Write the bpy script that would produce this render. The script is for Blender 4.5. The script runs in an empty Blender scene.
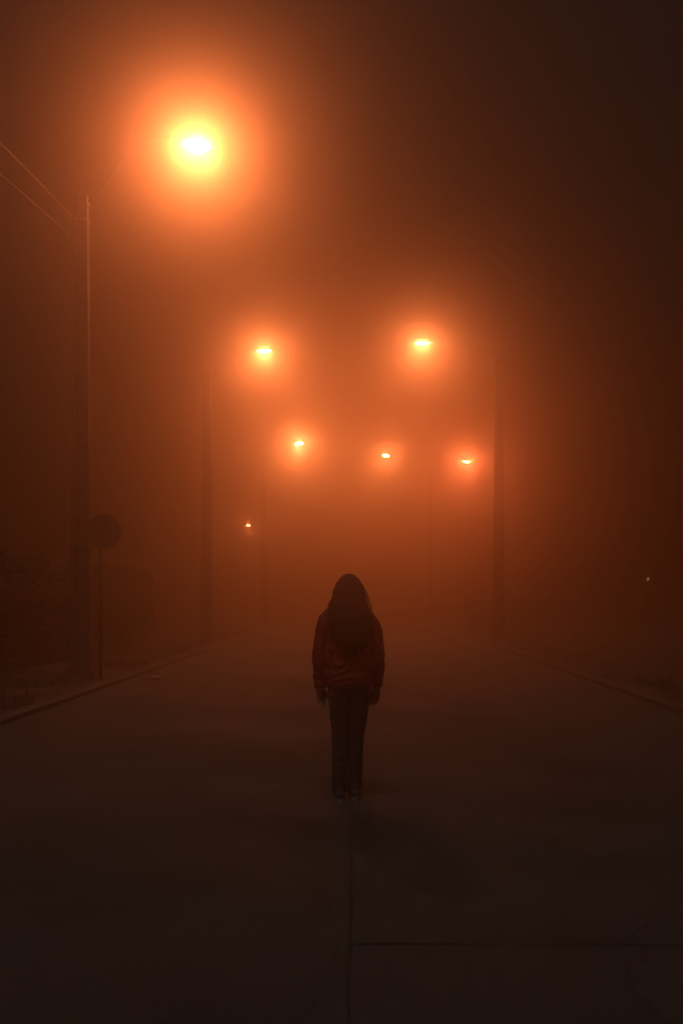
import bpy, bmesh, math, random
from mathutils import Vector, Matrix, noise
R = math.radians
random.seed(7)
scene = bpy.context.scene
C = scene.collection

# ---------------------------------------------------------------- tunables
HAZE_DENSITY = 0.061
HAZE_G = 0.937
HAZE_COL = (0.95, 0.73, 0.52)
LAMP_COL = (1.0, 0.280, 0.098)
LAMP_STRENGTH = 1500.0
SUN = 0.42
WORLD = .013

# ---------------------------------------------------------------- camera
F = 995.0
VX, VY, CH = 357.0, 597.0, 1.45          # vanishing point in the photo, camera height
def at(px, py, d):
    return Vector(((px - VX) * d / F, d, CH + (VY - py) * d / F))
cam = bpy.data.objects.new('camera', bpy.data.cameras.new('camera'))
C.objects.link(cam)
cam.location = (0, 0, CH)
cam.rotation_euler = (R(90), 0, 0)
cam.data.sensor_width = 36
cam.data.lens = F / 1024 * 36
cam.data.shift_x = (341.5 - VX) / 1024
cam.data.shift_y = (VY - 512) / 1024
cam.data.clip_end = 1500
scene.camera = cam

# ---------------------------------------------------------------- materials
def new_mat(name, col, rough=0.8, var=0.25, scale=6.0, bump=0.0, bscale=None, metallic=0.0, stretch=None):
    m = bpy.data.materials.new(name); m.use_nodes = True
    nt = m.node_tree; N = nt.nodes; L = nt.links
    b = N['Principled BSDF']
    b.inputs['Roughness'].default_value = rough
    b.inputs['Metallic'].default_value = metallic
    tc = N.new('ShaderNodeTexCoord')
    mp = N.new('ShaderNodeMapping')
    if stretch: mp.inputs['Scale'].default_value = stretch
    L.new(tc.outputs['Object'], mp.inputs['Vector'])
    nz = N.new('ShaderNodeTexNoise'); nz.inputs['Scale'].default_value = scale; nz.inputs['Detail'].default_value = 6
    L.new(mp.outputs[0], nz.inputs['Vector'])
    cr = N.new('ShaderNodeValToRGB')
    cr.color_ramp.elements[0].position = .3; cr.color_ramp.elements[1].position = .7
    cr.color_ramp.elements[0].color = (*[c * (1 - var) for c in col], 1)
    cr.color_ramp.elements[1].color = (*[min(1, c * (1 + var)) for c in col], 1)
    L.new(nz.outputs['Fac'], cr.inputs[0]); L.new(cr.outputs[0], b.inputs['Base Color'])
    if bump:
        n2 = N.new('ShaderNodeTexNoise'); n2.inputs['Scale'].default_value = bscale or scale * 6; n2.inputs['Detail'].default_value = 5
        L.new(mp.outputs[0], n2.inputs['Vector'])
        bp = N.new('ShaderNodeBump'); bp.inputs['Strength'].default_value = bump; bp.inputs['Distance'].default_value = .02
        L.new(n2.outputs['Fac'], bp.inputs['Height']); L.new(bp.outputs[0], b.inputs['Normal'])
    return m

def emit_mat(name, col, strength):
    m = bpy.data.materials.new(name); m.use_nodes = True
    nt = m.node_tree; nt.nodes.clear()
    o = nt.nodes.new('ShaderNodeOutputMaterial'); e = nt.nodes.new('ShaderNodeEmission')
    e.inputs[0].default_value = (*col, 1); e.inputs[1].default_value = strength
    nt.links.new(e.outputs[0], o.inputs[0])
    return m

M = dict(
    concrete=new_mat('weathered_concrete', (.08, .075, .069), .85, .25, 3, .25, 40),
    steel=new_mat('galvanised_steel', (.33, .33, .33), .45, .15, 8, 0, None, .8),
    housing=new_mat('grey_lamp_paint', (.10, .10, .10), .5, .15, 10),
    sign_back=new_mat('dull_sign_metal', (.05, .05, .05), .7, .2, 9, 0, None, .3),
    ceramic=new_mat('glazed_ceramic', (.50, .46, .40), .2, .1, 20),
    cable=new_mat('twisted_wire', (.32, .30, .28), .4, .2, 30, 0, None, .6),
    verge=new_mat('verge_soil', (.026, .023, .020), .95, .4, 1.3, .8, 14),
    kerb=new_mat('kerb_concrete', (.046, .044, .042), .85, .3, 2.5, .3, 30),
    grass=new_mat('dry_verge_grass', (.034, .038, .018), .8, .45, 1.7),
    leaf=new_mat('hedge_leaves', (.022, .032, .014), .6, .5, 2.2),
    wood=new_mat('hedge_wood', (.09, .065, .045), .9, .3, 9),
    paper=new_mat('crumpled_paper', (.34, .32, .29), .8, .2, 12),
    skin=new_mat('skin', (.22, .125, .085), .55, .08, 12),
    jacket=new_mat('red_padded_cloth', (.33, .020, .027), .75, .25, 5, .5, 60),
    jacket_dark=new_mat('dark_red_knit', (.10, .008, .010), .9, .2, 40, .4, 200),
    denim=new_mat('dark_blue_denim', (.030, .029, .034), .85, .3, 9, .4, 250),
    hair=new_mat('dark_brown_hair', (.012, .008, .006), .7, .4, 60, .3, 200, 0, (1, 1, .05)),
    shoe=new_mat('dark_trainer_cloth', (.06, .055, .055), .8, .2, 12),
    sole=new_mat('white_rubber', (.27, .25, .23), .6, .12, 12),
    eye=new_mat('eye', (.25, .2, .17), .2, .1, 10),
)
M['small_lamp'] = emit_mat('garden_globe_glow', (1, .62, .30), 2.2)

# road: slabs with a centre joint and cross joints, damp blotches
def road_mat():
    m = new_mat('worn_road_concrete', (.062, .060, .058), .7, .28, .9, .55, 45)
    nt = m.node_tree; N = nt.nodes; L = nt.links
    b = N['Principled BSDF']
    src = b.inputs['Base Color'].links[0].from_socket
    tc = N.new('ShaderNodeTexCoord')
    # speckle of exposed aggregate
    vo = N.new('ShaderNodeTexVoronoi'); vo.inputs['Scale'].default_value = 55
    L.new(tc.outputs['Object'], vo.inputs['Vector'])
    mr = N.new('ShaderNodeMapRange'); mr.inputs[1].default_value = .0; mr.inputs[2].default_value = .6
    mr.inputs[3].default_value = 1.3; mr.inputs[4].default_value = .75
    L.new(vo.outputs['Distance'], mr.inputs[0])
    mu = N.new('ShaderNodeMix'); mu.data_type = 'RGBA'; mu.blend_type = 'MULTIPLY'; mu.inputs['Factor'].default_value = 1
    L.new(src, mu.inputs['A']); L.new(mr.outputs[0], mu.inputs['B'])
    # hairline cracks
    v2 = N.new('ShaderNodeTexVoronoi'); v2.feature = 'DISTANCE_TO_EDGE'; v2.inputs['Scale'].default_value = .55
    nz = N.new('ShaderNodeTexNoise'); nz.inputs['Scale'].default_value = 2.2; nz.inputs['Detail'].default_value = 8
    L.new(tc.outputs['Object'], nz.inputs['Vector'])
    mv = N.new('ShaderNodeMix'); mv.data_type = 'RGBA'; mv.blend_type = 'ADD'; mv.inputs['Factor'].default_value = .7
    L.new(tc.outputs['Object'], mv.inputs['A']); L.new(nz.outputs['Color'], mv.inputs['B'])
    L.new(mv.outputs['Result'], v2.inputs['Vector'])
    ck = N.new('ShaderNodeMapRange'); ck.inputs[1].default_value = .002; ck.inputs[2].default_value = .010
    ck.inputs[3].default_value = .6; ck.inputs[4].default_value = 1
    L.new(v2.outputs['Distance'], ck.inputs[0])
    m2 = N.new('ShaderNodeMix'); m2.data_type = 'RGBA'; m2.blend_type = 'MULTIPLY'; m2.inputs['Factor'].default_value = 1
    L.new(mu.outputs['Result'], m2.inputs['A']); L.new(ck.outputs[0], m2.inputs['B'])
    L.new(m2.outputs['Result'], b.inputs['Base Color'])
    # damp patches: lower roughness
    n3 = N.new('ShaderNodeTexNoise'); n3.inputs['Scale'].default_value = .35; n3.inputs['Detail'].default_value = 5
    L.new(tc.outputs['Object'], n3.inputs['Vector'])
    rr = N.new('ShaderNodeMapRange'); rr.inputs[1].default_value = .4; rr.inputs[2].default_value = .65
    rr.inputs[3].default_value = .95; rr.inputs[4].default_value = .75; b.inputs['Specular IOR Level'].default_value = .25
    L.new(n3.outputs['Fac'], rr.inputs[0]); L.new(rr.outputs[0], b.inputs['Roughness'])
    return m
M['road'] = road_mat()
M['tar'] = new_mat('tar_joint', (.026, .025, .024), 1.0, .3, 12)

# ---------------------------------------------------------------- helpers
def tag(o, label=None, cat=None, group=None, kind=None):
    if label: o['label'] = label
    if cat: o['category'] = cat
    if group: o['group'] = group
    if kind: o['kind'] = kind
    return o
def empty(name, loc, rz=0):
    o = bpy.data.objects.new(name, None); C.objects.link(o)
    o.location = loc; o.rotation_euler = (0, 0, rz); o.empty_display_size = .2
    return o
def link_bm(name, bm, mat, parent=None, smooth=False):
    me = bpy.data.meshes.new(name); bm.to_mesh(me); bm.free()
    me.materials.append(mat)
    if smooth:
        for p in me.polygons: p.use_smooth = True
    o = bpy.data.objects.new(name, me); C.objects.link(o); o.parent = parent
    return o
def box(bm, x0, x1, y0, y1, z0, z1, bev=0):
    vs = [bm.verts.new((x, y, z)) for x in (x0, x1) for y in (y0, y1) for z in (z0, z1)]
    idx = [(0, 1, 3, 2), (4, 6, 7, 5), (0, 4, 5, 1), (2, 3, 7, 6), (0, 2, 6, 4), (1, 5, 7, 3)]
    fs = [bm.faces.new([vs[i] for i in f]) for f in idx]
    if bev:
        es = list({e for f in fs for e in f.edges})
        bmesh.ops.bevel(bm, geom=es, offset=bev, segments=2, affect='EDGES', profile=.5)
def loft(bm, rings, cap=True):
    """rings: list of lists of points, all the same length"""
    vr = [[bm.verts.new(p) for p in r] for r in rings]
    n = len(rings[0])
    for a, b in zip(vr, vr[1:]):
        for i in range(n):
            bm.faces.new((a[i], a[(i + 1) % n], b[(i + 1) % n], b[i]))
    if cap:
        bm.faces.new(list(reversed(vr[0]))); bm.faces.new(vr[-1])
def ell(c, rx, ry, n=20, rot=None, p=2.0):
    """ellipse (superellipse p) ring in the plane of rot (default horizontal)"""
    out = []
    for i in range(n):
        a = 2 * math.pi * i / n
        ca, sa = math.cos(a), math.sin(a)
        v = Vector((rx * math.copysign(abs(ca) ** (2 / p), ca), ry * math.copysign(abs(sa) ** (2 / p), sa), 0))
        if rot: v = rot @ v
        out.append(Vector(c) + v)
    return out
def tube(bm, pts, radii, n=8, cap=True):
    pts = [Vector(p) for p in pts]
    if not hasattr(radii, '__len__'): radii = [radii] * len(pts)
    rings = []; prev = None
    for i, p in enumerate(pts):
        t = (pts[min(i + 1, len(pts) - 1)] - pts[max(i - 1, 0)]).normalized()
        if prev is None:
            u = t.orthogonal().normalized()
        else:
            u = (prev - t * prev.dot(t)).normalized()
        prev = u; w = t.cross(u)
        rings.append([p + (u * math.cos(2 * math.pi * k / n) + w * math.sin(2 * math.pi * k / n)) * radii[i] for k in range(n)])
    loft(bm, rings, cap)
def blob(bm, c, r, seg=16, rot=None):
    mat = Matrix.Translation(c) @ (rot.to_4x4() if rot else Matrix.Identity(4)) @ Matrix.Diagonal((*r, 1))
    bmesh.ops.create_uvsphere(bm, u_segments=seg, v_segments=max(8, seg * 2 // 3), radius=1, matrix=mat)
def remeshed(name, bm, voxel, mat, parent, smooth_iter=4, disp=None):
    """fuse overlapping closed shapes into one continuous skin"""
    me = bpy.data.meshes.new(name); bm.to_mesh(me); bm.free()
    o = bpy.data.objects.new(name, me); C.objects.link(o)
    md = o.modifiers.new('r', 'REMESH'); md.mode = 'VOXEL'; md.voxel_size = voxel; md.use_smooth_shade = True
    if smooth_iter:
        s = o.modifiers.new('s', 'SMOOTH'); s.factor = .5; s.iterations = smooth_iter
    dg = bpy.context.evaluated_depsgraph_get()
    nm = bpy.data.meshes.new_from_object(o.evaluated_get(dg))
    o.modifiers.clear(); o.data = nm; nm.name = name
    bpy.data.meshes.remove(me)
    nm.materials.clear(); nm.materials.append(mat)
    if disp:
        for v, nrm in [(v, v.normal.copy()) for v in nm.vertices]:
            v.co += nrm * disp(v.co)
    for p in nm.polygons: p.use_smooth = True
    o.parent = parent
    return o

# ---------------------------------------------------------------- setting
bm = bmesh.new()
bmesh.ops.create_grid(bm, x_segments=60, y_segments=60, size=190, matrix=Matrix.Translation((0, 120, 0)))
for v in bm.verts: v.co.z = -.05
tag(link_bm('ground', bm, M['verge']), kind='structure')

RW = 4.1
bm = bmesh.new()                                   # road sheet with a slight crown
ys = [-20 + i * 3 for i in range(101)]
xs = [-RW, -2.8, -1.4, 0, 1.4, 2.8, RW]
def road_z(x): return .012 + .045 * (1 - (x / RW) ** 2) - .045
g = [[bm.verts.new((x, y, road_z(x) + .0)) for x in xs] for y in ys]
for a, b in zip(g, g[1:]):
    for i in range(len(xs) - 1): bm.faces.new((a[i], a[i + 1], b[i + 1], b[i]))
tag(link_bm('road', bm, M['road'], smooth=True), kind='structure')

# tar-filled joints: one along the middle, short ones across the right half
bm = bmesh.new()
def strip(p, q, w):
    p, q = Vector(p), Vector(q); t = (q - p).normalized(); s = Vector((t.y, -t.x, 0))
    n = max(2, int((q - p).length / .12)); prev = None
    for i in range(n + 1):
        c = p.lerp(q, i / n)
        c = c + s * (noise.noise(c * 1.7) * .006 + noise.noise(c * 9) * .004)
        hw = w * (.5 + .45 * noise.noise(c * 5 + Vector((9, 0, 0))))
        a, b = c + s * hw, c - s * hw
        a.z = road_z(a.x) + .005; b.z = road_z(b.x) + .005
        cur = (bm.verts.new(a), bm.verts.new(b))
        if prev: bm.faces.new((prev[0], cur[0], cur[1], prev[1]))
        prev = cur
strip((-.03, .5, 0), (-.03, 60, 0), .013)
for k in range(12): strip((.0, 4.12 + 4.2 * k, 0), (RW - .05, 4.12 + 4.2 * k, 0), .009)
for k in range(12): strip((-RW + .05, 10.4 + 4.2 * k, 0), (-.06, 10.4 + 4.2 * k, 0), .008)
tag(link_bm('road_joints', bm, M['tar']), kind='structure')

for s in (-1, 1):                                  # kerbs, cast in one-metre stones
    bm = bmesh.new()
    for i in range(130):
        y = -10 + i
        dx = random.uniform(-.006, .006); dz = random.uniform(-.006, .004)
        box(bm, s * (RW + .09) - .09 + dx, s * (RW + .09) + .09 + dx, y + .006, y + .994, -.1, .030 + dz, .012)
    tag(link_bm('kerb', bm, M['kerb']), kind='structure')
for s in (-1, 1):                                  # verge: uneven earth behind each kerb, rising a little outwards
    bm = bmesh.new()
    nx = 16; W = 14
    rows = []
    for j in range(150):
        y = -12 + j; row = []
        for i in range(nx + 1):
            u = i / nx; x = s * (RW + .182 + W * u ** 1.5)
            z = .012 + .05 * noise.noise(Vector((x * .9, y * .9, 0))) * min(1, u * 6)
            if s > 0: z += .55 * max(0, min(1, (abs(x) - 5.6) / 4)) ** 1.4 * (1 + .3 * noise.noise(Vector((x * .3, y * .2, 4))))
            row.append(bm.verts.new((x, y, z)))
        rows.append(row)
    for a, b in zip(rows, rows[1:]):
        for i in range(nx):
            f = (a[i], a[i + 1], b[i + 1], b[i])
            bm.faces.new(f if s > 0 else tuple(reversed(f)))
    tag(link_bm('verge', bm, M['verge'], smooth=True), kind='structure')
def verge_z(x, y):
    z = .012
    if x > 0: z += .55 * max(0, min(1, (abs(x) - 5.6) / 4)) ** 1.4
    return z
bm = bmesh.new()                                   # rough grass on both verges
rg = random.Random(3)
for i in range(2600):
    s = rg.choice((-1, 1)); y = 8 + 32 * rg.random() ** 1.3
    x = s * (RW + .28 + (2.2 if s < 0 else 7) * rg.random() ** 1.2)
    if noise.noise(Vector((x * .6, y * .5, 2))) < -.12: continue
    z = verge_z(x, y) - .03
    for k in range(rg.randint(7, 12)):
        a = rg.random() * 6.283; l = rg.uniform(.06, .20); ln = rg.uniform(.2, 1.0) * l
        p = Vector((x + rg.uniform(-.09, .09), y + rg.uniform(-.09, .09), z))
        d = Vector((math.cos(a), math.sin(a), 0)); sd = Vector((-d.y, d.x, 0)) * .004
        m1 = p + d * ln * .35 + Vector((0, 0, l * .65)); tp = p + d * ln + Vector((0, 0, l))
        v = [bm.verts.new(q) for q in (p - sd, p + sd, m1 + sd, m1 - sd, tp)]
        bm.faces.new(v[:4]); bm.faces.new((v[3], v[2], v[4]))
tag(link_bm('grass', bm, M['grass']), kind='stuff', label='rough dark grass on the verges behind both kerbs')

# ---------------------------------------------------------------- hedges
def hedge(name, path, width, height, n_leaf, seed, label, leaf=.055, bumps=.12, group=None):
    """path = (x0,y0,x1,y1): centre line"""
    rg = random.Random(seed)
    a, b = Vector((path[0], path[1], 0)), Vector((path[2], path[3], 0))
    L = (b - a).length; t = (b - a).normalized(); s = Vector((t.y, -t.x, 0))
    root = empty(name, a); tag(root, label, 'hedge', group)
    def top(u):
        return height + bumps * noise.noise(Vector((u * .55, seed, 0))) + bumps * .5 * noise.noise(Vector((u * 2.1, seed, 3)))
    bm = bmesh.new()
    rings = []
    n = max(3, int(L / .5))
    for i in range(n + 1):
        u = L * i / n; e = .88 if 0 < i < n else .7
        h = (top(u) - .12) * e; w = width / 2 * .78 * e
        c = t * u
        prof = [(-w * .8, .15), (-w, h * .4), (-w * .96, h * .8), (-w * .7, h * .97), (0, h), (w * .7, h * .97), (w * .96, h * .8), (w, h * .4), (w * .8, .15)]
        rings.append([c + s * (x + .06 * noise.noise(Vector((u, z * 3, x)))) + Vector((0, 0, z)) for x, z in prof])
    loft(bm, rings)
    for k in range(n_leaf):
        u = rg.uniform(-.12, L + .12)
        h = top(u); w = width / 2
        r = rg.random()
        per = rg.uniform(0, 2 * h + width)
        if per < h: x, z = -w, per
        elif per < h + width: x, z = per - h - w, h
        else: x, z = w, 2 * h + width - per
        if rg.random() < .06: x, u = rg.uniform(-w, w), rg.choice((-.1, L + .1)); z = rg.uniform(.05, h)
        f = 1 - abs(rg.gauss(0, .09))
        x *= f; z *= f
        if abs(x) > w * .8 and z > h * .86: z *= .95; x *= .93
        if z > h * .9 and rg.random() < .05: z += rg.uniform(0, .14)
        p = t * u + s * (x + .07 * noise.noise(Vector((u * 2, z * 2, seed)))) + Vector((0, 0, max(.05, z)))
        q = Matrix.Rotation(rg.random() * 6.28, 3, 'Z') @ Matrix.Rotation(rg.uniform(-1.2, 1.2), 3, 'X')
        l = leaf * rg.uniform(.7, 1.4)
        v = [bm.verts.new(p + q @ Vector(c)) for c in ((-l, 0, 0), (0, -l * .45, l * .1), (l, 0, 0), (0, l * .45, l * .1))]
        bm.faces.new(v)
    link_bm('foliage', bm, M['leaf'], root)
    for k in range(max(2, int(L / 2.2))):
        bm = bmesh.new(); u = (k + .5) * L / max(2, int(L / 2.2))
        c = t * u
        tube(bm, [c + Vector((0, 0, -.05)), c + Vector((.04, .03, .4)), c + Vector((-.05, .05, 1.0))], [.05, .04, .02], 7)
        link_bm('trunk', bm, M['wood'], root)
    return root
hedge('clipped_hedge', (-7.15, 10.0, -7.15, 32.0), 1.2, 2.33, 30000, 5,
      'long clipped hedge, man high, running beside the left kerb behind the round sign')
hedge('low_hedge', (5.2, 44.0, 9.6, 46.5), 1.4, 1.28, 7000, 9,
      'low shaggy hedge beyond the concrete pole on the right verge', .07, .2)

# ---------------------------------------------------------------- street lamps
def lattice_pole(h, w0, w1):
    """tapered concrete post, solid edges with a ladder of recesses on the two wide faces"""
    bm = bmesh.new()
    def hw(z): return w0 + (w1 - w0) * z / h
    dep = .72
    # two side rails
    for s in (-1, 1):
        rings = []
        for i in range(13):
            z = -.1 + (h + .1) * i / 12; w = hw(max(z, 0)); x0, x1 = s * w * .52, s * w
            if s < 0: x0, x1 = x1, x0
            d = w * dep
            rings.append([Vector((x0, -d, z)), Vector((x1, -d, z)), Vector((x1, d, z)), Vector((x0, d, z))])
        loft(bm, rings)
    # thin web set back between them and cross rungs
    rings = []
    for i in range(13):
        z = -.1 + (h + .08) * i / 12; w = hw(max(z, 0)); x = w * .525; d = w * dep * .30
        rings.append([Vector((-x, -d, z)), Vector((x, -d, z)), Vector((x, d, z)), Vector((-x, d, z))])
    loft(bm, rings)
    z = .0; k = 0
    while z < h:
        w = hw(z); hh = .9 if k == 0 else .16
        if z + hh > h: hh = h - z - .01
        if hh > .03: box(bm, -w * .522, w * .522, -w * dep * .97, w * dep * .97, z + .002, z + hh)
        z += hh + (.38 if k else .3); k += 1
    return bm

def luminaire(root, tip, yaw, tilt, drop, size=1.0, power=1.0, col=LAMP_COL, roll=0.0, wide=1.0):
    """flat cobra head, pointing along +x before yaw; lens bowl below"""
    rot = Matrix.Rotation(yaw, 3, 'Z') @ Matrix.Rotation(-tilt, 3, 'Y') @ Matrix.Rotation(-roll * (1 if math.cos(yaw) > 0 else -1), 3, 'X')
    def P(x, y, z): return Vector(tip) + rot @ (Vector((x, y * wide, z)) * size)
    bm = bmesh.new()
    secs = [(-.10, .045, .04, .0), (-.02, .06, .05, .0), (.08, .10, .07, .01), (.22, .155, .10, .02), (.42, .175, .11, .025), (.60, .15, .085, .02), (.70, .09, .045, .01), (.725, .03, .02, 0)]
    rings = []
    for x, w, h, zc in secs:
        ring = []
        for i in range(20):
            a = 2 * math.pi * i / 20
            yy = w * math.cos(a); zz = h * math.sin(a)
            if zz < 0: zz *= .35
            ring.append(P(x, yy, zc + zz))
        rings.append(ring)
    loft(bm, rings)
    hs = link_bm('lamp_head', bm, M['housing'], root, True)
    bm = bmesh.new(); rings = []
    n = 5
    for j in range(n + 1):
        t = j / n; rr = math.cos(t * math.pi / 2 * .94) ; z = -.012 - drop * math.sin(t * math.pi / 2 * .94)
        rings.append([P(.40 + .21 * rr * math.cos(2 * math.pi * i / 16), .135 * rr * math.sin(2 * math.pi * i / 16), z) for i in range(16)])
    rings.reverse()
    loft(bm, rings)
    link_bm('lens', bm, emit_mat('sodium_lens_glow', col, LAMP_STRENGTH * power), hs, True)
    bm = bmesh.new()
    rr = []
    for (k, z) in ((1.0, -.008), (1.10, -.008), (1.10, -.03), (1.0, -.03)):
        rr.append([P(.40 + .225 * k * math.cos(2 * math.pi * i / 24), .148 * k * math.sin(2 * math.pi * i / 24), z) for i in range(24)])
    rr.append(rr[0]); loft(bm, rr, False)
    link_bm('lens_rim', bm, M['housing'], hs, True)

def street_lamp(lens, pole_xy, pole_top, label, drop=.1, tilt=.12, w0=.19, w1=.105, insul=False, concrete=True, group='street lamps', size=1.0, power=1.0, col=LAMP_COL, roll=0.0, wide=1.0):
    """lens = world position of the glowing bowl, pole_xy = world foot of the pole"""
    root = empty('street_lamp', (pole_xy[0], pole_xy[1], 0.08)); tag(root, label, 'street lamp', group)
    h = pole_top - .08
    if concrete: link_bm('pole', lattice_pole(h, w0, w1), M['concrete'], root)
    else:
        bm = bmesh.new(); tube(bm, [(0, 0, -.1), (0, 0, h * .5), (0, 0, h)], [.10, .08, .055], 12); link_bm('pole', bm, M['steel'], root)
    q = Vector(lens) - Vector((pole_xy[0], pole_xy[1], .08))
    yaw = math.atan2(q.y, q.x)
    d = Vector((math.cos(yaw), math.sin(yaw), 0))
    dirv = Matrix.Rotation(yaw, 3, 'Z') @ Matrix.Rotation(-tilt, 3, 'Y') @ Vector((1, 0, 0))
    tip = q - dirv * .40 * size + Vector((0, 0, .05))
    p0 = Vector((0, 0, h - .16)) + d * (w1 * .6); pts = []
    p3 = tip - dirv * .03; span = (p3 - p0).length
    p1 = p0 + Vector((0, 0, (p3.z - p0.z) * .45)) + d * span * .30; p2 = p3 - dirv * span * .35
    for i in range(15):
        t = i / 14
        pts.append(p0 * (1 - t) ** 3 + p1 * 3 * t * (1 - t) ** 2 + p2 * 3 * t * t * (1 - t) + p3 * t ** 3)
    bm = bmesh.new(); tube(bm, pts, [(.020 - .005 * i / 14) for i in range(15)], 10)
    arm = link_bm('arm', bm, M['housing'], root, True)
    for zz in (h - .52, h - .20):
        bm = bmesh.new()
        ww = w1 + .02 if concrete else .075
        box(bm, -ww, ww, -ww * .85, ww * .85, zz, zz + .06, .006)
        link_bm('clamp', bm, M['steel'], arm)
    luminaire(root, tip, yaw, tilt, drop, size, power, col, roll, wide)
    return root

l1 = street_lamp(at(197, 146, 19.2), (-5.09, 18.4), 8.88,
    'nearest street lamp, brightest glow, on tall concrete pole beside the round sign', drop=.10, tilt=-.04, size=1.2, power=.52, roll=-.02, w0=.2, w1=.11, wide=1.55)
street_lamp(at(264, 352, 31.0), (-4.60, 30.5), 8.3,
    'street lamp with broad glow on concrete pole at the far end of the clipped hedge', drop=.04, power=1.9, roll=-.05)
street_lamp(at(422, 344, 33.0), (4.62, 32.4), 9.45,
    'street lamp with flat glowing slit that throws light only downwards, on the right concrete pole', drop=.012, tilt=.0, power=1.9)
street_lamp(at(299, 444, 50.0), (-4.75, 50.5), 8.6,
    'left of the three far street lamps hanging above the walker', drop=.08, power=4.4, size=.88)
street_lamp(at(386, 456, 54.0), (4.0, 54.5), 8.6,
    'middle and faintest of the three far street lamps above the walker', drop=.07, power=3.6, size=.85)
street_lamp(at(466, 462, 56.0), (8.5, 56.6), 8.6,
    'right of the three far street lamps, glowing beside the right concrete pole', drop=.09, power=4.6, size=.85, col=(1, .22, .08))
street_lamp(at(249, 526, 60.0), (-5.73, 59.7), 5.4,
    'most distant street lamp, a tiny orange point low beside the left row', drop=.08, concrete=False, power=3.5, size=.36)

# insulators on the nearest pole
def insulator(root, base, out, ln):
    base = Vector(base); out = Vector(out).normalized()
    bm = bmesh.new()
    tube(bm, [base, base + out * ln, base + out * ln + Vector((0, 0, .05))], .012, 6)
    br = link_bm('bracket', bm, M['steel'], root)
    bm = bmesh.new(); c = base + out * ln + Vector((0, 0, .05))
    prof = [(.018, 0), (.045, .01), (.048, .03), (.028, .045), (.040, .06), (.040, .075), (.022, .09), (.03, .105), (.02, .125)]
    loft(bm, [ell(c + Vector((0, 0, z)), r, r, 12) for r, z in prof])
    link_bm('insulator', bm, M['ceramic'], br, True)
    return c + Vector((0, 0, .09))
o1 = Vector(l1.location)
def loc1(px, py): return at(px, py, 18.3) - o1
t1 = insulator(l1, loc1(83, 222) + Vector((-.05, 0, -.1)), (-1, -.1, .1), .10)
t2 = insulator(l1, loc1(82, 240) + Vector((-.05, 0, 0)), (-1, 0, .05), .24)
t3 = insulator(l1, loc1(82, 272) + Vector((-.05, 0, 0)), (-1, 0, .05), .09)
def wire(label, a, b, sag, rad=.009):
    a, b = Vector(a), Vector(b)
    bm = bmesh.new(); n = 40; pts = []
    for i in range(n + 1):
        t = i / n; p = a.lerp(b, t); p.z -= 4 * sag * t * (1 - t); pts.append(p)
    tube(bm, pts, rad, 6)
    tag(link_bm('overhead_wire', bm, M['cable'], None, True), label, 'wire', 'overhead wires')
def dirpt(px, py, d): return at(px, py, d)
# each passes its photographed points on the way to the next pole behind the camera
wire('upper overhead wire slanting down to the top of the nearest lamp pole', t1 + o1, Vector((-7.3, -10, 8.9)), .25)
wire('lower overhead wire slanting down to the nearest lamp pole, fainter', t2 + o1, Vector((-8.4, -10, 8.5)), .22)

# ---------------------------------------------------------------- round sign seen from behind
sx, sy = at(100.5, 600, 17.4).x, 17.4
root = empty('road_sign', (sx, sy, .03), R(188)); tag(root, 'round traffic sign on a thin post beside the nearest lamp pole', 'road sign')
bm = bmesh.new(); tube(bm, [(0, 0, -.1), (0, 0, 2.78)], .028, 12); link_bm('post', bm, M['sign_back'], root, True)
bm = bmesh.new()
cz = at(104, 531.6, 17.4).z - .03; r = 17.2 * 17.4 / F
def ring_y(c, r, y, n=48): return [Vector((c[0] + r * math.cos(2 * math.pi * i / n), y, c[1] + r * math.sin(2 * math.pi * i / n))) for i in range(n)]
cc = (-.065, cz)
loft(bm, [ring_y(cc, r * .93, .030), ring_y(cc, r * .95, .030), ring_y(cc, r * .97, .022), ring_y(cc, r, .022), ring_y(cc, r, .052), ring_y(cc, r * .97, .052)])
face = link_bm('sign_plate', bm, M['sign_back'], root)
bm = bmesh.new()
bm.free()
for dz in (-.14, .14):
    bm = bmesh.new(); box(bm, -.24, .12, .008, .0285, cz + dz - .02, cz + dz + .02); link_bm('rail', bm, M['steel'], face)
    bm = bmesh.new(); box(bm, -.04, .04, -.035, .007, cz + dz - .016, cz + dz + .016, .004); link_bm('clamp', bm, M['steel'], face)

# ---------------------------------------------------------------- small things
def litter(p, s, label, seed):
    bm = bmesh.new(); bmesh.ops.create_icosphere(bm, subdivisions=3, radius=1)
    for v in bm.verts:
        n = v.co.normalized()
        k = 1 + .35 * noise.noise(n * 2.1 + Vector((seed, 0, 0))) + .25 * abs(noise.noise(n * 5 + Vector((seed, 4, 0))))
        v.co = Vector((n.x * k * s[0], n.y * k * s[1], n.z * k * s[2]))
    zmin = min(v.co.z for v in bm.verts)
    for v in bm.verts: v.co.z -= zmin
    o = link_bm('crumpled_paper', bm, M['paper']); o.location = p
    tag(o, label, 'litter', 'crumpled papers on the road')
litter((at(156, 679, 17.4).x, 17.4, .0), (.085, .06, .035), 'pale crumpled paper lying in the gutter by the round sign', 1)
litter((at(655, 719, 11.9).x, 11.9, road_z(3.5)), (.022, .02, .016), 'tiny pale scrap of paper on the dark road near the right kerb', 5)

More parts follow.
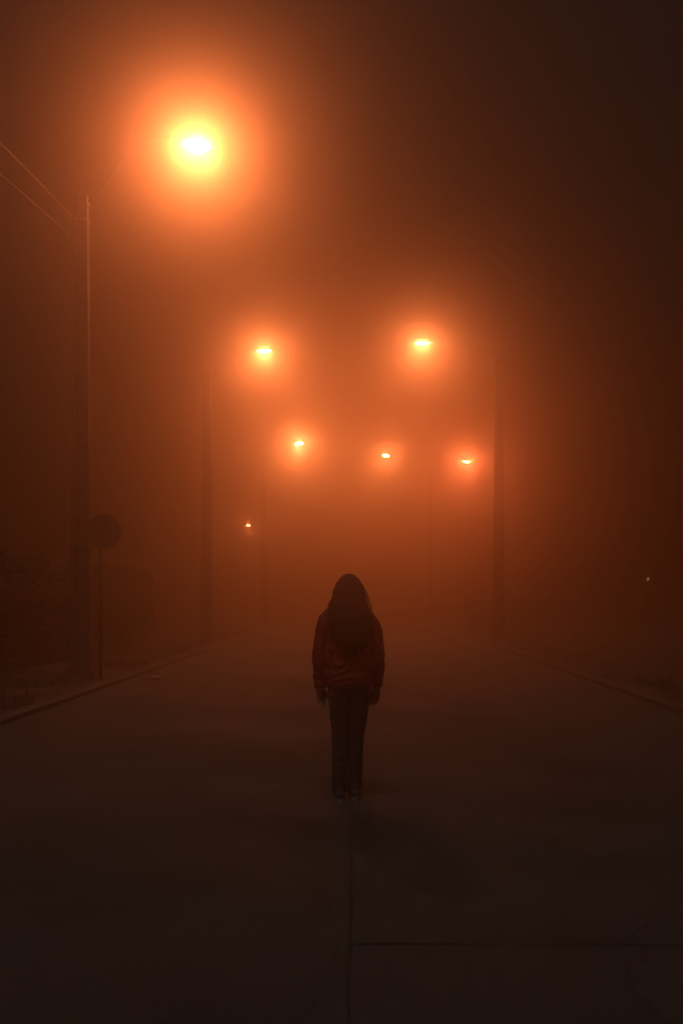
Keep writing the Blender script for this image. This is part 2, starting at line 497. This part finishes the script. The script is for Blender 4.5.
p = at(648, 579, 48.0)
gz = verge_z(p.x, p.y) if abs(p.x) < 17 else 0
root = empty('garden_lamp', (p.x, p.y, gz)); tag(root, 'tiny pale globe lamp on a short post far off to the right', 'garden lamp')
h = p.z - gz
bm = bmesh.new(); tube(bm, [(0, 0, -.2), (0, 0, .1), (0, 0, .12), (0, 0, h - .12)], [.06, .06, .03, .025], 10); link_bm('post', bm, M['housing'], root, True)
bm = bmesh.new(); loft(bm, [ell((0, 0, h - .13), .06, .06, 14), ell((0, 0, h - .09), .07, .07, 14), ell((0, 0, h - .075), .05, .05, 14)]); link_bm('collar', bm, M['housing'], root)
bm = bmesh.new(); blob(bm, (0, 0, h), (.075, .075, .075), 14); link_bm('globe', bm, M['small_lamp'], root, True)

# ---------------------------------------------------------------- person
PX, PY = -.063, 7.02
person = empty('person', (PX, PY, road_z(PX)), R(5))
tag(person, 'person with long dark hair in a red jacket, standing back turned mid-road', 'person')
def limb(bm, pts, radii, n=14):
    """pts path, radii (rx, ry) ellipses kept horizontal-ish, rounded ends"""
    P = [Vector(p) for p in pts]
    rings = []
    for i, p in enumerate(P):
        t = (P[min(i + 1, len(P) - 1)] - P[max(i - 1, 0)]).normalized()
        q = Vector((0, 0, 1)).rotation_difference(t).to_matrix() if t.z > 0 else Vector((0, 0, -1)).rotation_difference(t).to_matrix()
        rx, ry = radii[i] if hasattr(radii[i], '__len__') else (radii[i], radii[i])
        rings.append(ell(p, rx, ry, n, q))
    loft(bm, rings)
# --- body: pelvis, torso, neck, head, arms, hands, legs, feet fused to one skin
bm = bmesh.new()
limb(bm, [(0, 0, .76), (0, 0, .80), (0, 0, .88), (0, .0, .98), (0, .0, 1.10), (0, .0, 1.20), (0, -.005, 1.26), (0, 0, 1.305), (0, .005, 1.335)],
     [(.10, .07), (.135, .09), (.145, .10), (.115, .08), (.13, .09), (.15, .09), (.15, .075), (.10, .06), (.05, .05)], 24)
limb(bm, [(0, .0, 1.30), (0, .01, 1.37), (0, .02, 1.43)], [.052, .047, .05])
blob(bm, (0, .015, 1.495), (.075, .092, .105), 24)                # skull
blob(bm, (0, .050, 1.455), (.055, .060, .066), 18)                # jaw
blob(bm, (0, .112, 1.482), (.011, .016, .020), 10)                # nose
blob(bm, (0, .106, 1.442), (.022, .010, .008), 10)                # mouth
blob(bm, (0, .100, 1.412), (.018, .014, .012), 10)                # chin
for s in (-1, 1):
    blob(bm, (s * .078, .01, 1.485), (.010, .020, .032), 10)      # ears
    blob(bm, (s * .030, .098, 1.518), (.020, .010, .008), 8)      # brow
    sh, el, wr = (s * .148, -.005, 1.26), (s * .200, -.02, 1.03), (s * .206, .02, .815)
    limb(bm, [(s * .09, 0, 1.285), sh, (s * .172, -.01, 1.14), el, (s * .204, 0, .92), wr, (s * .206, .026, .79)],
         [.045, .052, .044, .036, .034, .024, .024], 14)
    # hand: palm and five curled fingers, its back turned half towards the rear
    hb = bmesh.new()
    limb(hb, [(s * .206, .026, .80), (s * .205, .030, .765), (s * .203, .034, .725), (s * .202, .036, .712)],
         [(.016, .024), (.016, .036), (.015, .040), (.012, .036)], 12)
    for k, (yo, ln) in enumerate(((.030, .062), (.010, .070), (-.010, .066), (-.028, .052))):
        b = Vector((s * .202, .036 + yo, .722))
        m1 = b + Vector((-s * .006, .000, -ln * .45)); m2 = m1 + Vector((-s * .016, 0, -ln * .30)); m3 = m2 + Vector((-s * .018, 0, -ln * .14))
        limb(hb, [b + Vector((0, 0, .02)), b, m1, m2, m3], [.0095, .0098, .009, .008, .006], 8)
    b = Vector((s * .200, .056, .772))
    limb(hb, [b, b + Vector((-s * .010, .020, -.022)), b + Vector((-s * .018, .028, -.048)), b + Vector((-s * .022, .026, -.068))], [.013, .012, .010, .007], 8)
    bmesh.ops.rotate(hb, verts=hb.verts, cent=(s * .206, .026, .80), matrix=Matrix.Rotation(s * R(55), 3, 'Z'))
    tmp = bpy.data.meshes.new('hand_tmp'); hb.to_mesh(tmp); hb.free(); bm.from_mesh(tmp); bpy.data.meshes.remove(tmp)
    lx = -.064 if s < 0 else .050; fy = .07 if s > 0 else 0
    limb(bm, [(s * .070, 0, .86), (s * .076, .0, .76), ((lx + s * .07) / 2, .008, .60), (lx * 1.0, .012 + fy * .5, .45), (lx, -.008 + fy * .7, .33), (lx, -.012 + fy * .9, .18), (lx, -.01 + fy, .085), (lx, -.01 + fy, .05)],
         [(.078, .085), (.08, .088), (.068, .074), (.05, .055), (.05, .056), (.036, .04), (.030, .036), (.032, .04)], 16)
    limb(bm, [(lx, -.055 + fy, .045), (lx, -.02 + fy, .055), (lx, .05 + fy, .045), (lx, .12 + fy, .03), (lx, .165 + fy, .025)], [(.022, .02), (.034, .034), (.036, .03), (.038, .02), (.02, .014)], 14)
body = remeshed('body', bm, .0045, M['skin'], person, 2)
for s in (-1, 1):
    bm = bmesh.new(); blob(bm, (s * .030, .0985, 1.504), (.012, .008, .008), 10)
    link_bm('eye', bm, M['eye'], body, True)

# --- jacket: wide, dropped shoulders, hem at the hips
def fold(co):
    v = .006 * noise.noise(Vector((co.x * 9, co.y * 9, co.z * 22)))
    v += .005 * math.sin((co.z + .5 * abs(co.x) + .3 * noise.noise(co * 6)) * 62) * max(0, 1 - abs(co.z - .95) / .2)
    v += .004 * noise.noise(Vector((co.x * 25, co.y * 25, co.z * 30)))
    return v
bm = bmesh.new()
limb(bm, [(0, 0, .812), (0, 0, .835), (0, -.003, .87), (0, -.005, .95), (0, -.005, 1.05), (0, -.005, 1.15), (0, -.005, 1.20), (0, -.005, 1.265), (0, -.003, 1.312), (0, 0, 1.348), (0, .0, 1.385)],
     [(.160, .120), (.166, .125), (.172, .130), (.168, .128), (.168, .125), (.175, .122), (.180, .115), (.172, .105), (.152, .092), (.108, .08), (.066, .07)], 32)
for s in (-1, 1):
    limb(bm, [(s * .11, -.005, 1.285), (s * .162, -.005, 1.262), (s * .188, -.01, 1.19), (s * .200, -.015, 1.10), (s * .205, -.018, 1.02), (s * .204, -.005, .93), (s * .205, .012, .86), (s * .206, .02, .825), (s * .206, .022, .805)],
         [(.045, .07), (.058, .075), (.050, .068), (.046, .062), (.046, .058), (.045, .055), (.046, .053), (.040, .046), (.032, .038)], 18)
jk = remeshed('jacket', bm, .0055, M['jacket'], person, 4, fold)
# ribbed hem and cuffs, a folded collar and the loose shoulder yoke
bm = bmesh.new()
def band(bm, c, rx, ry, z0, z1, th, n=48, ribs=.002):
    rr = []
    for (k, z) in ((0, z0), (th, z0 + .004), (th, z1 - .004), (0, z1)):
        rr.append([Vector((c[0] + (rx + k + ribs * (i % 2)) * math.cos(2 * math.pi * i / n), c[1] + (ry + k + ribs * (i % 2)) * math.sin(2 * math.pi * i / n), z)) for i in range(n)])
    loft(bm, rr, False)
band(bm, (0, 0), .156, .118, .802, .842, .010, 96)
link_bm('hem_band', bm, M['jacket_dark'], jk)
for s in (-1, 1):
    bm = bmesh.new(); band(bm, (s * .206, .021), .030, .035, .790, .822, .008, 40)
    link_bm('cuff', bm, M['jacket_dark'], jk)
bm = bmesh.new()                                  # shoulder yoke: cape-like flap whose edge stands off the sleeve
n = 40; rr = []
for (sc, z, dz) in ((.42, 1.385, 0), (.68, 1.360, 0), (.93, 1.322, 0), (1.10, 1.268, .0), (1.20, 1.205, .0)):
    ring = []
    for i in range(n):
        a = 2 * math.pi * i / n; ca, sa = math.cos(a), math.sin(a)
        wob = 1 + .02 * math.sin(a * 7 + 1) * (sc > 1)
        x = .198 * sc * wob * math.copysign(abs(ca) ** .85, ca); y = (.128 * min(sc, 1.05)) * sa * wob
        zz = z + (.035 * (1 - abs(ca)) if sc > 1 else 0) - (.02 if (ca > .9 and sc > 1.2) else 0)
        ring.append(Vector((x, y - .004, zz)))
    rr.append(ring)
inner = [[Vector((p.x * .96, p.y * .96, p.z - .006)) for p in r] for r in reversed(rr)]
loft(bm, rr + inner + [rr[0]], False)
bmesh.ops.recalc_face_normals(bm, faces=bm.faces)
yk = link_bm('shoulder_yoke', bm, M['jacket'], jk, True)

# --- trousers
def fold2(co):
    return .004 * noise.noise(Vector((co.x * 14, co.y * 14, co.z * 16))) + .003 * math.sin(co.z * 95 + 5 * noise.noise(co * 7)) * (.5 if co.z < .25 else .35)
bm = bmesh.new()
limb(bm, [(0, 0, .74), (0, 0, .78), (0, 0, .84), (0, 0, .90)], [(.10, .08), (.140, .10), (.150, .108), (.142, .10)], 28)
for s in (-1, 1):
    lx = -.064 if s < 0 else .050; fy = .07 if s > 0 else 0
    limb(bm, [(s * .070, 0, .84), (s * .071, .0, .74), ((lx + s * .07) / 2, .006, .60), (lx, .01 + fy * .5, .46), (lx, -.004 + fy * .7, .33), (lx, -.008 + fy * .9, .18), (lx, -.008 + fy, .09), (lx, -.006 + fy, .065)],
         [(.078, .095), (.076, .095), (.069, .08), (.060, .066), (.056, .064), (.053, .062), (.054, .066), (.050, .062)], 20)
remeshed('trousers', bm, .0055, M['denim'], person, 3, fold2)
# --- shoes
for s in (-1, 1):
    lx = -.064 if s < 0 else .050; fy = .07 if s > 0 else 0
    bm = bmesh.new()
    limb(bm, [(lx, -.03, .10), (lx, -.03, .06), (lx, -.028, .03)], [(.038, .045), (.040, .05), (.040, .05)], 16)
    limb(bm, [(lx, -.085, .045), (lx, -.06, .05), (lx, .0, .055), (lx, .07, .048), (lx, .13, .038), (lx, .175, .032)], [(.026, .022), (.036, .036), (.042, .042), (.044, .034), (.042, .024), (.020, .014)], 16)
    sh = remeshed('shoe', bm, .005, M['shoe'], person, 2)
    bm = bmesh.new(); out = []
    for i in range(28):
        a = 2 * math.pi * i / 28
        y = .045 + .142 * math.sin(a); w = .043 + .006 * math.sin(a)
        out.append((lx + w * math.copysign(abs(math.cos(a)) ** .7, math.cos(a)), y))
    loft(bm, [[Vector((x, y, z)) for x, y in out] for z in (.0, .010, .024, .028)])
    link_bm('sole', bm, M['sole'], sh)
    for q in [sh] + list(sh.children): q.location.y += (.07 if s > 0 and q is sh else 0)
# --- hair: a cap over the skull flowing into a long fall, plus loose strands
bm = bmesh.new()
blob(bm, (0, -.002, 1.503), (.088, .104, .100), 24)
limb(bm, [(0, -.115, 1.085), (0, -.122, 1.12), (0, -.128, 1.18), (0, -.118, 1.26), (0, -.090, 1.33), (0, -.050, 1.40), (0, -.02, 1.47), (0, -.01, 1.52)],
     [(.09, .022), (.122, .036), (.138, .045), (.138, .055), (.128, .066), (.106, .080), (.094, .090), (.086, .09)], 28)
def hair_disp(co): return .004 * noise.noise(Vector((co.x * 70, co.y * 70, co.z * 4))) + .003 * noise.noise(Vector((co.x * 160, co.y * 160, co.z * 6)))
hr = remeshed('hair', bm, .006, M['hair'], person, 3, hair_disp)
bm = bmesh.new(); rg = random.Random(11)
def hw(z):   # half width of the silhouette
    tab = [(1.02, .10), (1.10, .130), (1.18, .140), (1.26, .143), (1.33, .132), (1.40, .110), (1.47, .097), (1.53, .086), (1.57, .062), (1.60, .02)]
    for (a, b), (c, d) in zip(tab, tab[1:]):
        if z <= c: return b + (d - b) * (z - a) / (c - a)
    return .01
for k in range(900):
    u = rg.uniform(-1, 1); zend = 1.15 - .07 * (1 - u * u) + rg.gauss(0, .030)
    zend = max(1.0, zend); z0 = 1.585 - .12 * abs(u) ** 2; pts = []
    ph = rg.random() * 6; off = rg.uniform(-.006, .006)
    for j in range(9):
        z = z0 + (zend - z0) * j / 8
        w = hw(z); yb = -.10 if z > 1.45 else -.115 - .058 * math.sin(min(1.57, (1.45 - z) * 6.5))
        if z > 1.52: yb = -.102 * math.sqrt(max(0, 1 - ((z - 1.503) / .104) ** 2))
        uu = u * (1 + .02 * math.sin(z * 20 + ph))
        x = uu * w + off; y = -.02 + (yb + .02) * math.sqrt(max(0.02, 1 - min(1, abs(uu)) ** 2.4))
        pts.append((x, y, z))
    tube(bm, pts, [.0026] * 6 + [.0022, .0016, .0006], 4)
for k in range(240):                              # flyaways and locks that slip over the shoulders
    u = rg.choice((-1, 1)) * rg.uniform(.72, 1.02); z0 = rg.uniform(1.40, 1.57); zend = z0 - rg.uniform(.12, .34)
    sp = rg.uniform(0, .055) * rg.random(); ph = rg.random() * 6; pts = []
    for j in range(10):
        t = j / 9; z = z0 + (zend - z0) * t
        x = u * hw(z) + math.copysign(sp * math.sin(t * 2.2) + .004 * math.sin(t * 9 + ph), u)
        yb = -.03 - .10 * t
        pts.append((x, yb + .02 * math.sin(ph + t * 3), z))
    tube(bm, pts, [.0020] * 8 + [.0014, .0006], 4)
link_bm('strands', bm, M['hair'], hr, True)

bpy.context.view_layer.update()
def stance(co):
    x, y, z = co
    dx = .010 * math.sin(min(1, max(0, z / .9)) * math.pi / 2)            # hips over the standing foot
    dx -= .012 * max(0, z - 1.0) / .6                                      # upper body counter-lean
    if z > 1.36: dx += (z - 1.36) * .05
    if x > .15: y += .10 * max(0, min(1, (1.08 - z) / .3)) ** 1.5; dx += .006 * max(0, 1.1 - z)
    if x < -.15: dx -= .020 * max(0, min(1, (1.2 - z) / .4)) * (1 - min(1, (1.2 - z) / .4)) * 2
    dz = -.012 * (x / .2) * max(0, min(1, (z - .8) / .4)) if abs(x) < .3 else 0
    return Vector((x + dx, y, z + dz))
def walk(o):
    for ch in list(o.children):
        if ch.type == 'MESH':
            for v in ch.data.vertices: v.co = stance(v.co)
            ch.data.update()
        walk(ch)
walk(person)

# ---------------------------------------------------------------- haze
bm = bmesh.new(); box(bm, -200, 200, -75, 325, -1.2, 10.9)
hz = link_bm('haze', bm, M['concrete']); tag(hz, kind='stuff')
hm = bpy.data.materials.new('street_fog'); hm.use_nodes = True
nt = hm.node_tree; nt.nodes.clear()
o = nt.nodes.new('ShaderNodeOutputMaterial'); v = nt.nodes.new('ShaderNodeVolumePrincipled')
v.inputs['Color'].default_value = (*HAZE_COL, 1); v.inputs['Density'].default_value = HAZE_DENSITY; v.inputs['Anisotropy'].default_value = HAZE_G
nt.links.new(v.outputs[0], o.inputs['Volume'])
hz.data.materials.clear(); hz.data.materials.append(hm)

# ---------------------------------------------------------------- night sky: overcast, faint, brighter overhead
w = bpy.data.worlds.new('World'); scene.world = w; w.use_nodes = True
nt = w.node_tree; bg = nt.nodes['Background']
tc = nt.nodes.new('ShaderNodeTexCoord'); sp = nt.nodes.new('ShaderNodeSeparateXYZ')
mr = nt.nodes.new('ShaderNodeMapRange'); mr.inputs[1].default_value = 0; mr.inputs[2].default_value = 1; mr.inputs[3].default_value = .45; mr.inputs[4].default_value = 1
nt.links.new(tc.outputs['Generated'], sp.inputs[0]); nt.links.new(sp.outputs['Z'], mr.inputs[0])
bg.inputs[0].default_value = (.88, .75, .70, 1)
mu = nt.nodes.new('ShaderNodeMath'); mu.operation = 'MULTIPLY'; mu.inputs[1].default_value = WORLD
nt.links.new(mr.outputs[0], mu.inputs[0]); nt.links.new(mu.outputs[0], bg.inputs[1])

# soft fill lamp added to lift the dark ground, from behind and above the camera
sl = bpy.data.lights.new('ground_fill', 'SUN'); sl.energy = SUN; sl.angle = R(25); sl.color = (.82, .90, .96)
so = bpy.data.objects.new('ground_fill', sl); C.objects.link(so); so.rotation_euler = (R(25), 0, R(-12))

# ---------------------------------------------------------------- render settings
scene.render.engine = 'CYCLES'
cy = scene.cycles
cy.volume_bounces = 2; cy.max_bounces = 6; cy.diffuse_bounces = 2; cy.glossy_bounces = 2
cy.sample_clamp_indirect = 3.0
cy.use_denoising = True
cy.use_adaptive_sampling = False
vs = scene.view_settings
vs.view_transform = 'Standard'; vs.look = 'None'; vs.exposure = 0; vs.gamma = 1
